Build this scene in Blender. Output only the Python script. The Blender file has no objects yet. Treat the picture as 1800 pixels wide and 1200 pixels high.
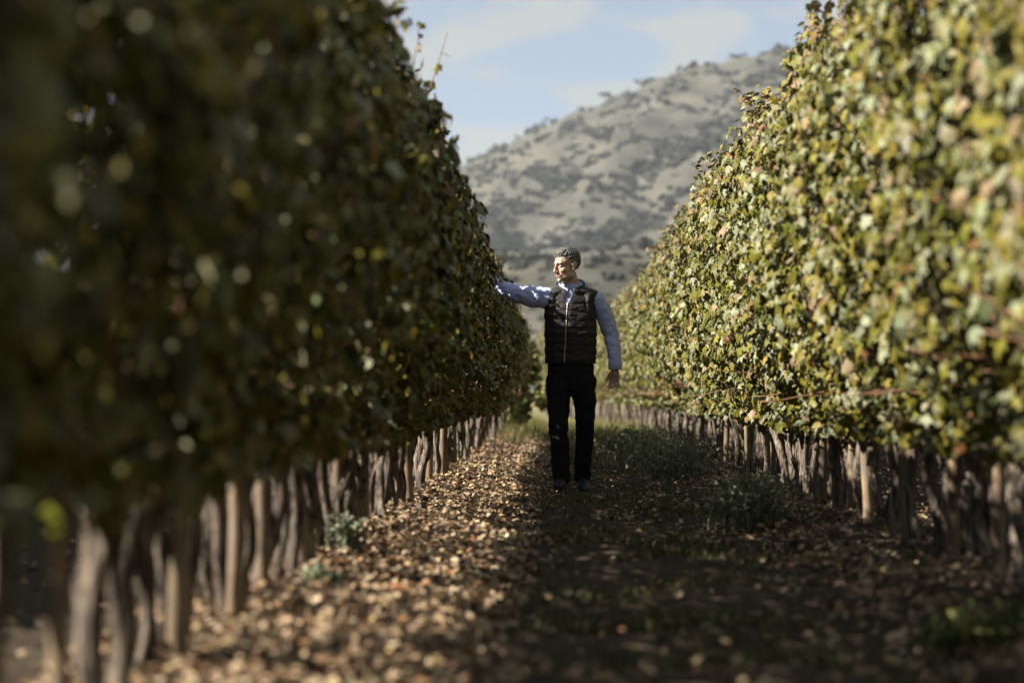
import bpy, bmesh, math, random
import numpy as np
from mathutils import Vector, Matrix, Euler, noise as mnoise

rng = np.random.default_rng(11)
random.seed(11)
SC = bpy.context.scene
COL = SC.collection
R = math.radians

# ------------------------------------------------------------------ camera
CAM_H = 0.72
F_PX = 4250.0                      # focal length in photo pixels (85 mm on 36 mm)
cam_d = bpy.data.cameras.new('camera')
cam = bpy.data.objects.new('camera', cam_d)
COL.objects.link(cam)
cam_d.lens = 85.0
cam_d.sensor_width = 36.0
cam_d.clip_start = 0.1
cam_d.clip_end = 9000
cam.location = (0, 0, CAM_H)
cam.rotation_euler = (R(90) + math.atan(90 / F_PX), 0, math.atan(85 / F_PX))
cam_d.dof.use_dof = True
cam_d.dof.focus_distance = 17.75
cam_d.dof.aperture_fstop = 2.0
SC.camera = cam

# ------------------------------------------------------------------ sun, sky, exposure
SUN_EL, SUN_AZ = R(36.5), R(12)
S = Vector((-math.cos(SUN_EL) * math.cos(SUN_AZ), -math.cos(SUN_EL) * math.sin(SUN_AZ), math.sin(SUN_EL)))
sun_d = bpy.data.lights.new('sun', 'SUN')
sun_d.energy = 5.0
sun_d.angle = R(0.53)
sun_d.color = (1.0, 0.92, 0.80)
sun = bpy.data.objects.new('sun', sun_d)
COL.objects.link(sun)
sun.rotation_euler = (-S).to_track_quat('-Z', 'Y').to_euler()
sun.location = (-20, -5, 30)

world = bpy.data.worlds.new('World')
SC.world = world
world.use_nodes = True
wn, wl = world.node_tree.nodes, world.node_tree.links
wn.clear()
w_out = wn.new('ShaderNodeOutputWorld')
w_bg = wn.new('ShaderNodeBackground')
w_sky = wn.new('ShaderNodeTexSky')
w_sky.sky_type = 'NISHITA'
w_sky.sun_disc = False
w_sky.sun_elevation = SUN_EL
w_sky.sun_rotation = math.atan2(S.x, S.y)
w_sky.air_density = 0.42
w_sky.dust_density = 0.6
w_bg.inputs['Strength'].default_value = 0.05
# broken soft cloud all over the sky, driven by the ray direction
w_tc = wn.new('ShaderNodeTexCoord')
w_map = wn.new('ShaderNodeMapping')
w_map.inputs['Scale'].default_value = (1.0, 1.0, 2.3)
w_map.inputs['Location'].default_value = (0.31, 0.12, 0.335)
w_n1 = wn.new('ShaderNodeTexNoise')
w_n1.inputs['Scale'].default_value = 21.0
w_n1.inputs['Detail'].default_value = 4.0
w_n1.inputs['Roughness'].default_value = 0.45
w_n1.inputs['Distortion'].default_value = 0.35
w_r = wn.new('ShaderNodeValToRGB')
w_r.color_ramp.elements[0].position = 0.45
w_r.color_ramp.elements[1].position = 0.55
w_r.color_ramp.elements[0].color = (0.50, 0.50, 0.50, 1)
w_r.color_ramp.elements[1].color = (1.0, 1.0, 1.0, 1)
w_mix = wn.new('ShaderNodeMix')
w_mix.data_type = 'RGBA'
w_mix.inputs['B'].default_value = (2.95, 3.18, 3.20, 1)
wl.new(w_tc.outputs['Generated'], w_map.inputs['Vector'])
wl.new(w_map.outputs['Vector'], w_n1.inputs['Vector'])
wl.new(w_n1.outputs['Fac'], w_r.inputs['Fac'])
wl.new(w_r.outputs['Color'], w_mix.inputs['Factor'])
wl.new(w_sky.outputs['Color'], w_mix.inputs['A'])
wl.new(w_mix.outputs['Result'], w_bg.inputs['Color'])
wl.new(w_bg.outputs['Background'], w_out.inputs['Surface'])

SC.view_settings.view_transform = 'Standard'
SC.view_settings.look = 'None'
SC.view_settings.gamma = 1.0
SC.view_settings.use_curve_mapping = False
SC.view_settings.exposure = 1.78
SC.cycles.use_denoising = True
SC.cycles.max_bounces = 6
SC.cycles.diffuse_bounces = 3
SC.cycles.transmission_bounces = 4
SC.cycles.volume_bounces = 0

# ------------------------------------------------------------------ helpers
def tag(o, label=None, cat=None, group=None, kind=None):
    if label: o['label'] = label
    if cat: o['category'] = cat
    if group: o['group'] = group
    if kind: o['kind'] = kind
    return o

def empty(name, loc=(0, 0, 0)):
    o = bpy.data.objects.new(name, None)
    o.empty_display_size = 0.1
    COL.objects.link(o)
    o.location = loc
    return o

def link(name, me, mat=None, parent=None, loc=None):
    o = bpy.data.objects.new(name, me)
    COL.objects.link(o)
    if mat is not None and len(me.materials) == 0:
        me.materials.append(mat)
    if parent is not None:
        o.parent = parent
    if loc is not None:
        o.location = loc
    return o

def mesh_np(name, V, F, col=None, smooth=False):
    """V (n,3), F (m,k) with one k; col (n,3) linear colour per vertex."""
    V = np.ascontiguousarray(V, dtype=np.float32)
    F = np.ascontiguousarray(F, dtype=np.int32)
    m, k = F.shape
    me = bpy.data.meshes.new(name)
    me.vertices.add(len(V))
    me.vertices.foreach_set('co', V.ravel())
    me.loops.add(m * k)
    me.loops.foreach_set('vertex_index', F.ravel())
    me.polygons.add(m)
    me.polygons.foreach_set('loop_start', np.arange(0, m * k, k, dtype=np.int32))
    me.polygons.foreach_set('loop_total', np.full(m, k, dtype=np.int32))
    if smooth:
        me.polygons.foreach_set('use_smooth', np.ones(m, dtype=bool))
    if col is not None:
        a = me.color_attributes.new('Col', 'FLOAT_COLOR', 'POINT')
        c = np.ones((len(V), 4), dtype=np.float32)
        c[:, :3] = col
        a.data.foreach_set('color', c.ravel())
    me.update(calc_edges=True)
    return me

def unit(a):
    return a / np.maximum(np.linalg.norm(a, axis=-1, keepdims=True), 1e-9)

ONES = ['', 'first', 'second', 'third', 'fourth', 'fifth', 'sixth', 'seventh', 'eighth', 'ninth', 'tenth', 'eleventh', 'twelfth',
        'thirteenth', 'fourteenth', 'fifteenth', 'sixteenth', 'seventeenth', 'eighteenth', 'nineteenth']
TENS = {20: 'twent', 30: 'thirt', 40: 'fort', 50: 'fift', 60: 'sixt', 70: 'sevent', 80: 'eight', 90: 'ninet'}
def ordinal(n):
    if n < 20: return ONES[n]
    t = TENS[n // 10 * 10]
    return t + 'ieth' if n % 10 == 0 else t + 'y-' + ONES[n % 10]

# ------------------------------------------------------------------ materials
def principled(name, color=(0.5, 0.5, 0.5), rough=0.6, spec=0.4):
    m = bpy.data.materials.new(name)
    m.use_nodes = True
    b = m.node_tree.nodes['Principled BSDF']
    b.inputs['Base Color'].default_value = (*color, 1)
    b.inputs['Roughness'].default_value = rough
    b.inputs['Specular IOR Level'].default_value = spec
    return m, m.node_tree.nodes, m.node_tree.links, b

def ramp(n, stops):
    r = n.new('ShaderNodeValToRGB')
    e = r.color_ramp.elements
    while len(e) < len(stops): e.new(0.5)
    for i, (p, c) in enumerate(stops):
        e[i].position = p
        e[i].color = (*c, 1)
    return r

def noise_node(n, l, scale, detail=4, rough=0.55, coord='Object', stretch=None):
    tc = n.new('ShaderNodeTexCoord')
    t = n.new('ShaderNodeTexNoise')
    t.inputs['Scale'].default_value = scale
    t.inputs['Detail'].default_value = detail
    t.inputs['Roughness'].default_value = rough
    if stretch:
        mp = n.new('ShaderNodeMapping')
        mp.inputs['Scale'].default_value = stretch
        l.new(tc.outputs[coord], mp.inputs['Vector'])
        l.new(mp.outputs['Vector'], t.inputs['Vector'])
    else:
        l.new(tc.outputs[coord], t.inputs['Vector'])
    return t

def bump(n, l, b, height, strength=0.5, dist=0.01):
    u = n.new('ShaderNodeBump')
    u.inputs['Strength'].default_value = strength
    u.inputs['Distance'].default_value = dist
    l.new(height, u.inputs['Height'])
    l.new(u.outputs['Normal'], b.inputs['Normal'])

def leaf_material(name, from_object=False, transl=0.04):
    m, n, l, b = principled(name, rough=0.5, spec=0.15)
    if from_object:
        src = n.new('ShaderNodeObjectInfo'); out = src.outputs['Color']
    else:
        src = n.new('ShaderNodeVertexColor'); src.layer_name = 'Col'; out = src.outputs['Color']
    t = noise_node(n, l, 45, 3, 0.6)
    rp = ramp(n, [(0.3, (0.72, 0.70, 0.66)), (0.7, (1.16, 1.16, 1.12))])
    mx = n.new('ShaderNodeMix'); mx.data_type = 'RGBA'; mx.blend_type = 'MULTIPLY'
    mx.inputs['Factor'].default_value = 1.0
    l.new(t.outputs['Fac'], rp.inputs['Fac'])
    l.new(out, mx.inputs['A']); l.new(rp.outputs['Color'], mx.inputs['B'])
    l.new(mx.outputs['Result'], b.inputs['Base Color'])
    tr = n.new('ShaderNodeBsdfTranslucent')
    l.new(mx.outputs['Result'], tr.inputs['Color'])
    ms = n.new('ShaderNodeMixShader'); ms.inputs['Fac'].default_value = transl
    o = n['Material Output']
    l.new(b.outputs['BSDF'], ms.inputs[1]); l.new(tr.outputs['BSDF'], ms.inputs[2])
    l.new(ms.outputs['Shader'], o.inputs['Surface'])
    return m

def attr_material(name, rough=0.8, spec=0.2):
    m, n, l, b = principled(name, rough=rough, spec=spec)
    v = n.new('ShaderNodeVertexColor'); v.layer_name = 'Col'
    l.new(v.outputs['Color'], b.inputs['Base Color'])
    return m

M_LEAF = leaf_material('vine_leaf')
M_LEAF_OBJ = leaf_material('vine_leaf_single', True)
M_LITTER = leaf_material('dry_leaf', False, 0.08)
M_LITTER_OBJ = leaf_material('dry_leaf_single', True, 0.08)
M_GRASS = leaf_material('grass_blade', False, 0.15)

def bark_material():
    m, n, l, b = principled('vine_bark', rough=0.9, spec=0.15)
    t = noise_node(n, l, 55, 6, 0.65, 'Object', (1.0, 1.0, 0.13))
    t2 = noise_node(n, l, 7, 3, 0.5)
    r1 = ramp(n, [(0.36, (0.022, 0.018, 0.015)), (0.48, (0.135, 0.113, 0.094)), (0.64, (0.33, 0.285, 0.235))])
    r2 = ramp(n, [(0.35, (0.72, 0.70, 0.70)), (0.7, (1.12, 1.05, 0.94))])
    mx = n.new('ShaderNodeMix'); mx.data_type = 'RGBA'; mx.blend_type = 'MULTIPLY'; mx.inputs['Factor'].default_value = 1
    l.new(t.outputs['Fac'], r1.inputs['Fac']); l.new(t2.outputs['Fac'], r2.inputs['Fac'])
    l.new(r1.outputs['Color'], mx.inputs['A']); l.new(r2.outputs['Color'], mx.inputs['B'])
    l.new(mx.outputs['Result'], b.inputs['Base Color'])
    bump(n, l, b, t.outputs['Fac'], 1.0, 0.04)
    return m
M_BARK = bark_material()

def stake_material():
    m, n, l, b = principled('weathered_stake', rough=0.85, spec=0.2)
    t = noise_node(n, l, 40, 5, 0.6, 'Object', (1, 1, 0.06))
    t2 = noise_node(n, l, 5, 3, 0.5)
    r1 = ramp(n, [(0.3, (0.12, 0.095, 0.07)), (0.55, (0.25, 0.195, 0.135)), (0.8, (0.36, 0.295, 0.215))])
    r2 = ramp(n, [(0.38, (0.62, 0.62, 0.64)), (0.62, (1.05, 0.93, 0.76))])
    mx = n.new('ShaderNodeMix'); mx.data_type = 'RGBA'; mx.blend_type = 'MULTIPLY'; mx.inputs['Factor'].default_value = 1
    l.new(t.outputs['Fac'], r1.inputs['Fac']); l.new(t2.outputs['Fac'], r2.inputs['Fac'])
    l.new(r1.outputs['Color'], mx.inputs['A']); l.new(r2.outputs['Color'], mx.inputs['B'])
    l.new(mx.outputs['Result'], b.inputs['Base Color'])
    bump(n, l, b, t.outputs['Fac'], 0.6, 0.01)
    return m
M_STAKE = stake_material()

def cane_material():
    m, n, l, b = principled('vine_cane', rough=0.6, spec=0.3)
    t = noise_node(n, l, 18, 3, 0.6)
    r1 = ramp(n, [(0.3, (0.10, 0.047, 0.026)), (0.7, (0.26, 0.135, 0.07))])
    l.new(t.outputs['Fac'], r1.inputs['Fac']); l.new(r1.outputs['Color'], b.inputs['Base Color'])
    return m
M_CANE = cane_material()

def ground_material():
    m, n, l, b = principled('soil', rough=0.95, spec=0.1)
    t = noise_node(n, l, 6, 8, 0.7)
    t2 = noise_node(n, l, 60, 4, 0.6)
    t3 = noise_node(n, l, 0.05, 3, 0.5)
    r1 = ramp(n, [(0.32, (0.026, 0.020, 0.014)), (0.55, (0.055, 0.041, 0.028)), (0.75, (0.095, 0.070, 0.048))])
    r2 = ramp(n, [(0.3, (0.55, 0.55, 0.55)), (0.7, (1.2, 1.2, 1.2))])
    mx = n.new('ShaderNodeMix'); mx.data_type = 'RGBA'; mx.blend_type = 'MULTIPLY'; mx.inputs['Factor'].default_value = 1
    l.new(t.outputs['Fac'], r1.inputs['Fac']); l.new(t2.outputs['Fac'], r2.inputs['Fac'])
    l.new(r1.outputs['Color'], mx.inputs['A']); l.new(r2.outputs['Color'], mx.inputs['B'])
    # beyond the vine rows the land is pale dry pasture
    geo = n.new('ShaderNodeTexCoord'); sp = n.new('ShaderNodeSeparateXYZ'); mr = n.new('ShaderNodeMapRange')
    mr.inputs['From Min'].default_value = 37; mr.inputs['From Max'].default_value = 44
    l.new(geo.outputs['Object'], sp.inputs['Vector']); l.new(sp.outputs['Y'], mr.inputs['Value'])
    r3 = ramp(n, [(0.3, (0.13, 0.125, 0.055)), (0.7, (0.20, 0.175, 0.10))])
    l.new(t3.outputs['Fac'], r3.inputs['Fac'])
    m2 = n.new('ShaderNodeMix'); m2.data_type = 'RGBA'
    l.new(mr.outputs['Result'], m2.inputs['Factor']); l.new(mx.outputs['Result'], m2.inputs['A']); l.new(r3.outputs['Color'], m2.inputs['B'])
    l.new(m2.outputs['Result'], b.inputs['Base Color'])
    bump(n, l, b, t2.outputs['Fac'], 0.8, 0.02)
    return m
M_SOIL = ground_material()

def hill_material():
    m, n, l, b = principled('dry_hill', rough=0.95, spec=0.05)
    t = noise_node(n, l, 0.035, 6, 0.6, 'Object', (1.0, 0.45, 1.6))
    t2 = noise_node(n, l, 0.3, 5, 0.65)
    r1 = ramp(n, [(0.36, (0.040, 0.039, 0.033)), (0.5, (0.068, 0.066, 0.055)), (0.68, (0.104, 0.101, 0.082))])
    r2 = ramp(n, [(0.3, (0.72, 0.72, 0.72)), (0.7, (1.12, 1.12, 1.12))])
    mx = n.new('ShaderNodeMix'); mx.data_type = 'RGBA'; mx.blend_type = 'MULTIPLY'; mx.inputs['Factor'].default_value = 1
    l.new(t.outputs['Fac'], r1.inputs['Fac']); l.new(t2.outputs['Fac'], r2.inputs['Fac'])
    l.new(r1.outputs['Color'], mx.inputs['A']); l.new(r2.outputs['Color'], mx.inputs['B'])
    l.new(mx.outputs['Result'], b.inputs['Base Color'])
    return m
M_HILL = hill_material()
M_SCRUB = attr_material('scrub_leaf', 0.8, 0.2)

# ------------------------------------------------------------------ the lie of the land
X_LEFT, X_RIGHT = -1.0, 1.64
def row_bend(y):
    """the rows swing gently to the left beyond the man"""
    y = np.asarray(y, dtype=float)
    return -0.0017 * np.clip(y - 40, 0, None) ** 2

def gh(x, y):
    """ground height"""
    x = np.asarray(x, dtype=float); y = np.asarray(y, dtype=float)
    z = 0.05 * np.exp(-((x - X_LEFT) / 0.38) ** 2) + 0.05 * np.exp(-((x - X_RIGHT) / 0.38) ** 2)
    z = z - 0.03 * np.exp(-((x + 0.25) / 0.22) ** 2) - 0.03 * np.exp(-((x - 0.95) / 0.22) ** 2)
    near = np.exp(-(x / 12.0) ** 2) * np.clip((60 - y) / 20, 0, 1)
    z = z + near * (0.018 * np.sin(2.1 * x + 1.3 * y) + 0.015 * np.sin(4.7 * y - 2.9 * x) + 0.012 * np.sin(9.1 * x + 3 * np.sin(2.3 * y)))
    return z

def crest(x):
    xs = [-1500, -700, -335, -193, -109, -44, -24, -7, 21, 38, 61, 86, 109, 202, 343, 700, 1500]
    zs = [0, 4, 34, 68, 92, 116, 125.5, 134, 144.5, 152, 161, 166, 171, 190, 178, 90, 5]
    return np.interp(x, xs, zs)

def hill_h(x, y):
    x = np.asarray(x, dtype=float); y = np.asarray(y, dtype=float)
    t = np.clip((y - 640) / 560, 0, 1)
    ramp_ = t ** 1.12
    back = np.clip((y - 1200) / 700, 0, 1)
    main = crest(x * 1200 / np.maximum(y, 900)) * ramp_ * (1 - back * back * 0.7)
    rel = np.sin(t * math.pi)
    main = main + rel * (5.0 * np.sin(x * 0.055 + 0.012 * y) + 3.0 * np.sin(x * 0.13 - y * 0.02) + 2.0 * np.sin(y * 0.045 + x * 0.03))
    foot = (23.5 + 2.0 * np.sin(x * 0.07 + 0.6) + 0.05 * x) * np.exp(-((y - 430) / 115) ** 2) * np.clip((x + 700) / 500, 0, 1) * np.clip((800 - x) / 500, 0, 1)
    bumps = 1.1 * np.sin(x * 0.31 + 0.7 * np.sin(y * 0.05)) * np.sin(y * 0.09) * np.clip((y - 250) / 150, 0, 1)
    return np.maximum(main, foot) + bumps - 2.0 * np.clip((330 - y) / 120, 0, 1)

def grid_mesh(name, xs, ys, fn, smooth=True):
    X, Y = np.meshgrid(xs, ys)
    Z = fn(X, Y)
    V = np.stack([X, Y, Z], -1).reshape(-1, 3)
    nx, ny = len(xs), len(ys)
    i = np.arange(nx - 1)[None, :] + np.arange(ny - 1)[:, None] * nx
    F = np.stack([i, i + 1, i + 1 + nx, i + nx], -1).reshape(-1, 4)
    return mesh_np(name, V, F, smooth=smooth)

gx = np.concatenate([[-2500, -1200, -500, -200, -80, -40, -20, -12, -8], np.arange(-6, 6.01, 0.12), [8, 12, 20, 40, 80, 200, 500, 1200, 2500]])
gy = np.concatenate([[-400, -60, -20, -8, -4], np.arange(-2, 50, 0.12), np.arange(50, 100, 2), [110, 140, 200, 320, 600, 1200, 2500]])
ground = link('ground', grid_mesh('ground', gx, gy, gh), M_SOIL)
tag(ground, 'bare brown vineyard soil of the alley between the rows', kind='structure')
hill = link('hill', grid_mesh('hill', np.concatenate([np.arange(-1500, -200, 40), np.arange(-200, 320, 4), np.arange(320, 1501, 40)]),
                              np.concatenate([np.arange(240, 1260, 6), np.arange(1260, 1900, 40)]), hill_h), M_HILL)
tag(hill, 'pale dry hillside dotted with dark scrub behind the vineyard', kind='structure')

# ------------------------------------------------------------------ leaf geometry
LEAF_HI = np.array([(0, .06, 0), (.20, -.10, -.03), (.47, .08, -.10), (.40, .33, -.04), (.56, .58, -.14), (.27, .63, -.02), (0, 1.0, -.16),
                    (-.27, .63, -.02), (-.56, .58, -.14), (-.40, .33, -.04), (-.47, .08, -.10), (-.20, -.10, -.03), (0, .36, .05)])
LEAF_HI_F = np.array([(12, i, (i + 1) % 12) for i in range(12)])
LEAF_LO = np.array([(0, -.04, 0), (.48, .12, -.1), (.46, .6, -.12), (0, 1.0, -.14), (-.46, .6, -.12), (-.48, .12, -.1)])
LEAF_LO_F = np.array([(0, 1, 2), (0, 2, 3), (0, 3, 4), (0, 4, 5)])

def leaf_cloud(P, N, T, Sz, C, shape, faces, curl=None, jitter=0.05):
    n = len(P)
    N = unit(N)
    T = unit(T - N * np.sum(T * N, -1, keepdims=True))
    B = np.cross(T, N)
    k = len(shape)
    sh = shape[None] + rng.normal(0, jitter, (n, k, 3))
    if curl is None: curl = rng.uniform(0.2, 2.4, n)
    sh[:, :, 2] *= curl[:, None]
    V = P[:, None] + Sz[:, None, None] * (sh[:, :, :1] * B[:, None] + sh[:, :, 1:2] * T[:, None] + sh[:, :, 2:] * N[:, None])
    F = (faces[None] + (np.arange(n) * k)[:, None, None]).reshape(-1, 3)
    return V.reshape(-1, 3), F, np.repeat(C, k, axis=0)

PAL = np.array([(.064, .065, .010), (.104, .096, .013), (.138, .118, .021), (.168, .176, .108), (.170, .132, .078), (.140, .075, .032), (.180, .155, .045), (.036, .040, .012)])
def leaf_colors(n, zrel, dry=0.0):
    """autumn foliage: greens, yellowing, pale sage leaves; drier towards the shoot tips"""
    w = np.array([.20, .22, .12, .28, .07, .02, .03, .06])[None].repeat(n, 0)  # many sage leaves: pale undersides plus sky sheen painted in as colour
    d = np.clip((zrel - 0.72) / 0.3, 0, 1) + dry
    w[:, 4] += .22 * d; w[:, 5] += .08 * d; w[:, 0] *= 1 - .6 * np.clip(d, 0, 1); w[:, 3] *= 1 - .4 * np.clip(d, 0, 1)
    w /= w.sum(1, keepdims=True)
    u = rng.random(n)[:, None]
    idx = np.clip((np.cumsum(w, 1) < u).sum(1), 0, 7)
    c = PAL[idx] * rng.uniform(.75, 1.25, (n, 1)) * rng.uniform(.92, 1.08, (n, 3))
    return c

def bulge(y, z, ph):
    return 0.075 * np.sin(2.9 * y + 1.7 * np.sin(2.1 * z) + ph) + 0.06 * np.sin(6.7 * y + 4.1 * z + 2 * ph) + 0.05 * np.sin(5.3 * z - 2.4 * y + ph) + 0.03 * np.sin(13 * y - 7 * z)

class Row:
    def __init__(s, x, H, W, ph, top_amp=0.1, bend=True, taper=0.5):
        s.taper = taper
        s.x, s.H, s.W, s.ph, s.amp, s.bend = x, H, W, ph, top_amp, bend
    def xc(s, y): return s.x + (row_bend(y) if s.bend else 0 * np.asarray(y, dtype=float))
    def top(s, y):
        y = np.asarray(y, dtype=float)
        t = s.H + s.amp * (np.sin(1.9 * y + s.ph) * .5 + np.sin(4.3 * y + 2 * s.ph) * .35 + np.sin(9.7 * y) * .3)
        if s is ROW_L:
            t = t + 0.22 * np.exp(-((y - 8.5) / 4.0) ** 2) - 0.25 * np.exp(-((y - 17.6) / 0.8) ** 2)  # last term dips the hedge top to let sun onto the man
        return t
    def half(s, y, zr):
        sm = lambda a: np.clip(a, 0, 1) ** 2 * (3 - 2 * np.clip(a, 0, 1))
        w = s.W * (.28 + .72 * sm((zr + .04) / .32)) * (1 - s.taper * sm((zr - .62) / .40))
        return w + bulge(y, zr * 2, s.ph) * (0.85 if s.W > .4 else 0.6) * np.clip(zr / .2 + .25, 0, 1)

def hedge_leaves(row, y0, y1, n, z0=0.66, size=0.054, inner=0.22, face=None, face_frac=0.5):
    y = rng.uniform(y0, y1, n)
    H = row.top(y)
    zb = z0 + 0.07 * np.sin(3.7 * y + row.ph) + 0.05 * np.sin(8.3 * y)
    zr = rng.random(n) ** 0.94
    side = np.where(rng.random(n) < face_frac, 1, -1) * (face if face else 1)
    inn = rng.random(n) < inner
    q = np.where(inn, rng.random(n) * 0.8, 1 - 0.30 * rng.random(n) ** 1.4)
    w = np.maximum(row.half(y, zr), 0.08)
    x = row.xc(y) + side * w * q
    z = zb + (H - zb) * zr
    n_ = len(y)
    N = np.stack([side * np.where(zr > .93, .35, 1.0), rng.normal(0, .15, n_), np.where(zr > .93, .9, .18) * np.ones(n_)], -1) + rng.normal(0, .34, (n_, 3))
    T = np.stack([side * .25 + rng.normal(0, .35, n_), rng.normal(0, .5, n_), -np.ones(n_)], -1)
    Sz = size * rng.uniform(.6, 1.3, n_) * np.where(inn, 1.55, 1.0) * np.where(zr > .9, .75, 1)
    return np.stack([x, y, z], -1), N, T, Sz, zr

def tube(P, Rr, sides=6, cap=True):
    P = np.asarray(P, float); Rr = np.asarray(Rr, float)
    D = np.gradient(P, axis=0); D = unit(D)
    up = np.array([0.13, 0.9, 0.21])
    A = unit(np.cross(D, up)); B = np.cross(D, A)
    th = np.linspace(0, 2 * math.pi, sides, endpoint=False)
    if Rr.ndim == 1: Rr = Rr[:, None].repeat(sides, 1)
    V = P[:, None] + Rr[:, :, None] * (np.cos(th)[None, :, None] * A[:, None] + np.sin(th)[None, :, None] * B[:, None])
    k = len(P)
    i = np.arange(k - 1)[:, None] * sides + np.arange(sides)[None]
    j = np.arange(k - 1)[:, None] * sides + (np.arange(sides)[None] + 1) % sides
    F = np.stack([i, j, j + sides, i + sides], -1).reshape(-1, 4)
    V = V.reshape(-1, 3)
    if cap:
        nv = len(V)
        V = np.concatenate([V, P[:1], P[-1:]])
        a = np.arange(sides); b = (a + 1) % sides
        F = np.concatenate([F, np.stack([b, a, np.full(sides, nv), np.full(sides, nv)], -1)[:, [0, 1, 2, 2]],
                            np.stack([a + (k - 1) * sides, b + (k - 1) * sides, np.full(sides, nv + 1), np.full(sides, nv + 1)], -1)])
    return V, F

def tube_mesh(name, P, Rr, sides=6):
    V, F = tube(P, Rr, sides, False)
    me = mesh_np(name, V, F, smooth=True)
    bm = bmesh.new(); bm.from_mesh(me)
    bmesh.ops.holes_fill(bm, edges=[e for e in bm.edges if e.is_boundary], sides=0)
    bm.to_mesh(me); bm.free()
    me.polygons.foreach_set('use_smooth', np.ones(len(me.polygons), dtype=bool))
    return me

def trunk_mesh(h, r, lean, rings=20, sides=15):
    """gnarled old vine stem, local origin at its foot"""
    s = np.linspace(0, 1, rings)
    ph = rng.uniform(0, 6.28, 8)
    cx = lean[0] * s + .014 * np.sin(4.2 * s + ph[0]) + .010 * np.sin(9 * s + ph[1])
    cy = lean[1] * s + .020 * np.sin(3.6 * s + ph[2]) + .012 * np.sin(8 * s + ph[3])
    cx -= cx[0]; cy -= cy[0]
    P = np.stack([cx, cy, -0.06 + (h + 0.06) * s], -1)
    prof = r * (1 + .38 * np.exp(-(s / .10) ** 2) - .10 * np.sin(s * 3.1) + .40 * np.exp(-((s - .97) / .10) ** 2))
    prof *= 1 + .10 * np.sin(11 * s + ph[4]) + .06 * rng.normal(size=rings)
    th = np.linspace(0, 2 * math.pi, sides, endpoint=False)
    tw = th[None] + 1.1 * s[:, None]
    m = 1 + .13 * np.sin(3 * tw + ph[5]) + .10 * np.sin(5 * tw + ph[6]) + .085 * rng.normal(size=(rings, sides)) + .09 * rng.normal(size=(1, sides))
    return tube_mesh('trunk', P, prof[:, None] * m, sides), P

def path_mesh(name, pts, r0, r1, sides=5, seg=9, wob=0.012):
    pts = np.asarray(pts, float)
    t = np.linspace(0, 1, seg)
    k = np.linspace(0, 1, len(pts))
    P = np.stack([np.interp(t, k, pts[:, a]) for a in range(3)], -1)
    Q = P.copy(); Q[1:-1] = .25 * P[:-2] + .5 * P[1:-1] + .25 * P[2:]
    Q += np.cumsum(rng.normal(0, wob, Q.shape), 0) * (t[:, None] > 0) * .5
    return tube_mesh(name, Q, np.linspace(r0, r1, seg), sides)

ROW_L = Row(X_LEFT, 2.12, 0.44, 0.4, 0.13)
ROW_R = Row(X_RIGHT, 2.62, 0.50, 2.1, 0.15, True, 0.36)
ROW_LL = Row(-3.66, 1.5, 0.34, 1.1, 0.07, False)
ROW_RR = Row(4.28, 2.2, 0.45, 3.1, 0.12)

# shared single leaves (12 to 24 triangles each)
LEAF_MESHES = []
for i in range(7):
    V, F, _ = leaf_cloud(np.zeros((1, 3)), np.array([[0, 0, 1.]]), np.array([[0, -1., 0]]), np.array([1.0]), np.zeros((1, 3)), LEAF_HI, LEAF_HI_F, np.array([0.5 + .3 * i]), 0.05)
    me = mesh_np('leaf', V, F); me.materials.append(M_LEAF_OBJ); LEAF_MESHES.append(me)
CANE_MESHES = []
for i in range(10):
    L = rng.uniform(.35, .6)
    a = rng.uniform(-.25, .25, 2)
    CANE_MESHES.append(path_mesh('cane', [(0, 0, 0), (a[0] * .3, a[1] * .3, L * .5), (a[0], a[1], L)], .0055, .003))
    CANE_MESHES[-1].materials.append(M_CANE)
SHOOT_MESHES, SHOOT_TIPS = [], []
for i in range(8):
    L = rng.uniform(.22, .42)
    a = rng.uniform(-.14, .14, 2)
    SHOOT_TIPS.append((a[0], a[1], L))
    SHOOT_MESHES.append(path_mesh('shoot', [(0, 0, 0), (a[0] * .4, a[1] * .4, L * .6), (a[0], a[1], L)], .0035, .0016, 5, 8, .008))
    SHOOT_MESHES[-1].materials.append(M_CANE)
ARM_MESHES = []
for i in range(8):
    L = rng.uniform(.30, .40)
    ARM_MESHES.append(path_mesh('arm', [(0, 0, -.03), (rng.normal(0, .02), L * .4, .05), (rng.normal(0, .02), L, .05 + rng.normal(0, .02))], .027, .014, 7, 9, .012))
    ARM_MESHES[-1].materials.append(M_BARK)

def child(name, me, parent, loc, rot=(0, 0, 0), sc=1.0):
    o = bpy.data.objects.new(name, me)
    COL.objects.link(o)
    o.parent = parent
    o.location = loc; o.rotation_euler = rot; o.scale = (sc, sc, sc)
    return o

def euler_from(N, T):
    N = Vector(N).normalized(); T = Vector(T); T = (T - N * T.dot(N)).normalized()
    B = (-T).cross(N)          # mesh: tip along -Y, normal +Z
    return Matrix((B, -T, N)).transposed().to_euler()

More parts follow.
